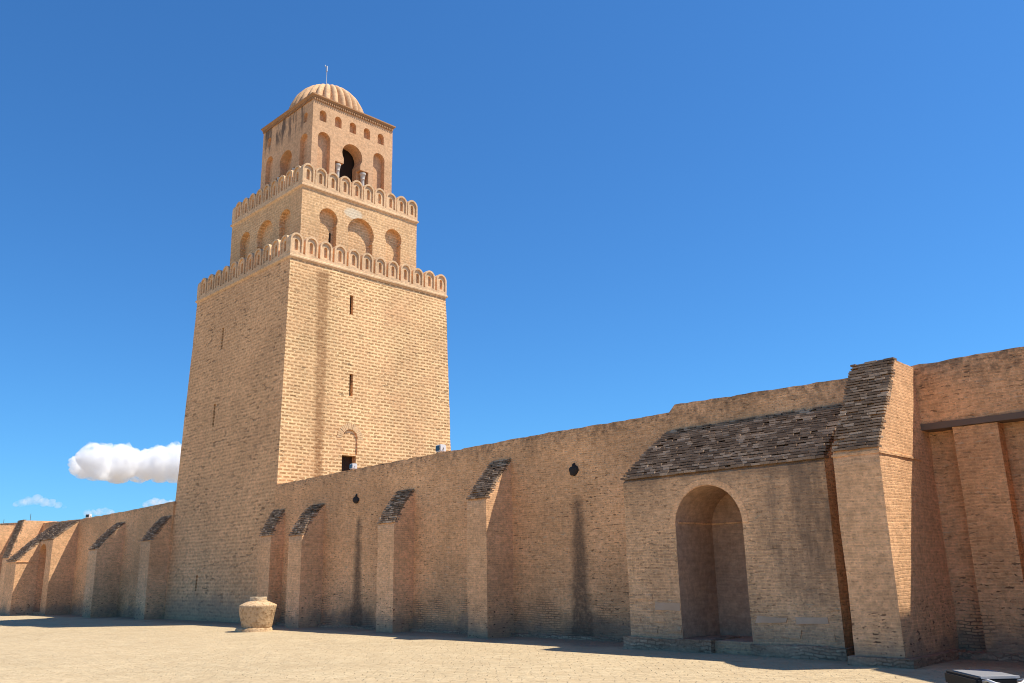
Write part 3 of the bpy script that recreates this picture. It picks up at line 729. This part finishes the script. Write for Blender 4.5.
for x, h, lab in ((-46.2, 0.9, "thin dark mast standing behind the far left end of the wall"), (-39.4, 0.95, "thin dark mast behind the wall, nearer of the two far left ones")):
    bm = bmesh.new(); tube(bm, [(x, 1.6, G), (x, 1.6, 6.0 + h)], .018, 8)
    tag(link("mast", bm, M_mast), lab, "mast", "thin masts behind the wall")

# ------------------------------------------------------------------ clouds, far off
def cloud_mat(dens, u):
    m = bpy.data.materials.new("cloud_vapour"); m.use_nodes = True; t = m.node_tree; t.nodes.clear()
    out = t.nodes.new("ShaderNodeOutputMaterial"); v = t.nodes.new("ShaderNodeVolumePrincipled")
    v.inputs["Color"].default_value = (.985, .985, .99, 1); v.inputs["Density"].default_value = dens; v.inputs["Anisotropy"].default_value = 0.2
    tc = t.nodes.new("ShaderNodeTexCoord"); mp = t.nodes.new("ShaderNodeMapping"); mp.inputs["Scale"].default_value = (1 / u,) * 3
    nz = t.nodes.new("ShaderNodeTexNoise"); nz.inputs["Scale"].default_value = 0.11; nz.inputs["Detail"].default_value = 5; nz.inputs["Roughness"].default_value = 0.62
    mr = t.nodes.new("ShaderNodeMapRange"); mr.interpolation_type = 'SMOOTHSTEP'
    for i, q in enumerate((0.34, 0.60, 0.0, dens)): mr.inputs[i + 1].default_value = q
    t.links.new(tc.outputs["Object"], mp.inputs[0]); t.links.new(mp.outputs[0], nz.inputs["Vector"]); t.links.new(nz.outputs[0], mr.inputs[0]); t.links.new(mr.outputs[0], v.inputs["Density"])
    t.links.new(v.outputs[0], out.inputs["Volume"]); return m
camP = Vector((35.2378, -20.1494, 1.7157))
def ray(px, py): return (fw + rt * ((px - 512) / 869.217) - up * ((py - 341.5) / 869.217)).normalized()
def cloud(puffs, D, dens, label, seed, base=None):
    bm = bmesh.new(); c0 = camP + ray(puffs[0][0], puffs[0][1]) * D
    for (px, py, r) in puffs:
        c = camP + ray(px, py) * (D + random.uniform(-.02, .02) * D); rr = r / 869.217 * D * (1.14 if base is not None else 1.0)
        bmesh.ops.create_icosphere(bm, subdivisions=3, radius=rr, matrix=Matrix.Translation(c - c0) @ Matrix.Diagonal((1.0, 1.0, .85, 1)))
    me = to_me(bm); o = bpy.data.objects.new("work", me); COL.objects.link(o)
    md = o.modifiers.new("r", 'REMESH'); md.mode = 'VOXEL'; md.voxel_size = 0.8 / 869.217 * D
    dg = bpy.context.evaluated_depsgraph_get(); me2 = bpy.data.meshes.new_from_object(o.evaluated_get(dg), depsgraph=dg)
    bpy.data.objects.remove(o, do_unlink=True)
    u = D / 869.217                                              # metres per pixel of the photograph at this distance
    nrm = [v.normal.copy() for v in me2.vertices]
    for v, n in zip(me2.vertices, nrm):
        p = v.co / u + Vector((seed, seed * 2, 0))
        d = 5.0 * abs(noise.noise(p * 0.085)) + 3.0 * abs(noise.noise(p * 0.19)) + 1.6 * abs(noise.noise(p * 0.42)) + 1.3 * abs(noise.noise(p * 0.8)) + 0.6 * abs(noise.noise(p * 1.7)) - 3.4
        if base is None: d = d * 0.45
        v.co += n * d * u * (1.0 if n.z > -.3 else .4)
        if base is not None:
            zb = base * u + 1.2 * u * noise.noise(p * 0.12) + .5 * u * noise.noise(p * 0.4)
            if v.co.z < zb: v.co.z = zb + (v.co.z - zb) * 0.25
    me2.materials.append(cloud_mat(dens, D / 869.217)); me2.polygons.foreach_set("use_smooth", [True] * len(me2.polygons))
    o = bpy.data.objects.new("cloud", me2); COL.objects.link(o); o.location = c0
    tag(o, label, "cloud", "small clouds low in the sky")
cloud([(84, 466, 12), (96, 458, 14), (108, 461, 17), (120, 462, 17), (134, 464, 15), (148, 465, 14), (162, 463, 17), (176, 461, 17), (190, 464, 14), (100, 472, 11), (118, 474, 10), (140, 473, 10), (160, 474, 9), (176, 473, 10)],
      1500, 0.16, "white cumulus cloud just left of the minaret", 1.0, base=-13.5)
cloud([(16, 504, 3), (22, 503, 4), (29, 501, 5), (37, 500, 5.5), (44, 502, 5), (51, 503, 4.5), (58, 505, 4), (64, 506, 3)], 2200, 0.03, "small thin cloud above the far left wall", 5.0)
cloud([(88, 513, 4), (93, 513, 4.2), (99, 512, 4.5), (105, 511, 4.2), (111, 513, 4)], 2400, 0.03, "faint cloud peeping over the wall top beside the floodlight", 9.0)
cloud([(146, 504, 4), (151, 503, 4.5), (157, 502, 5), (163, 503, 5), (170, 504, 5)], 2400, 0.04, "little cloud over the wall top touching the minaret's left edge", 13.0)
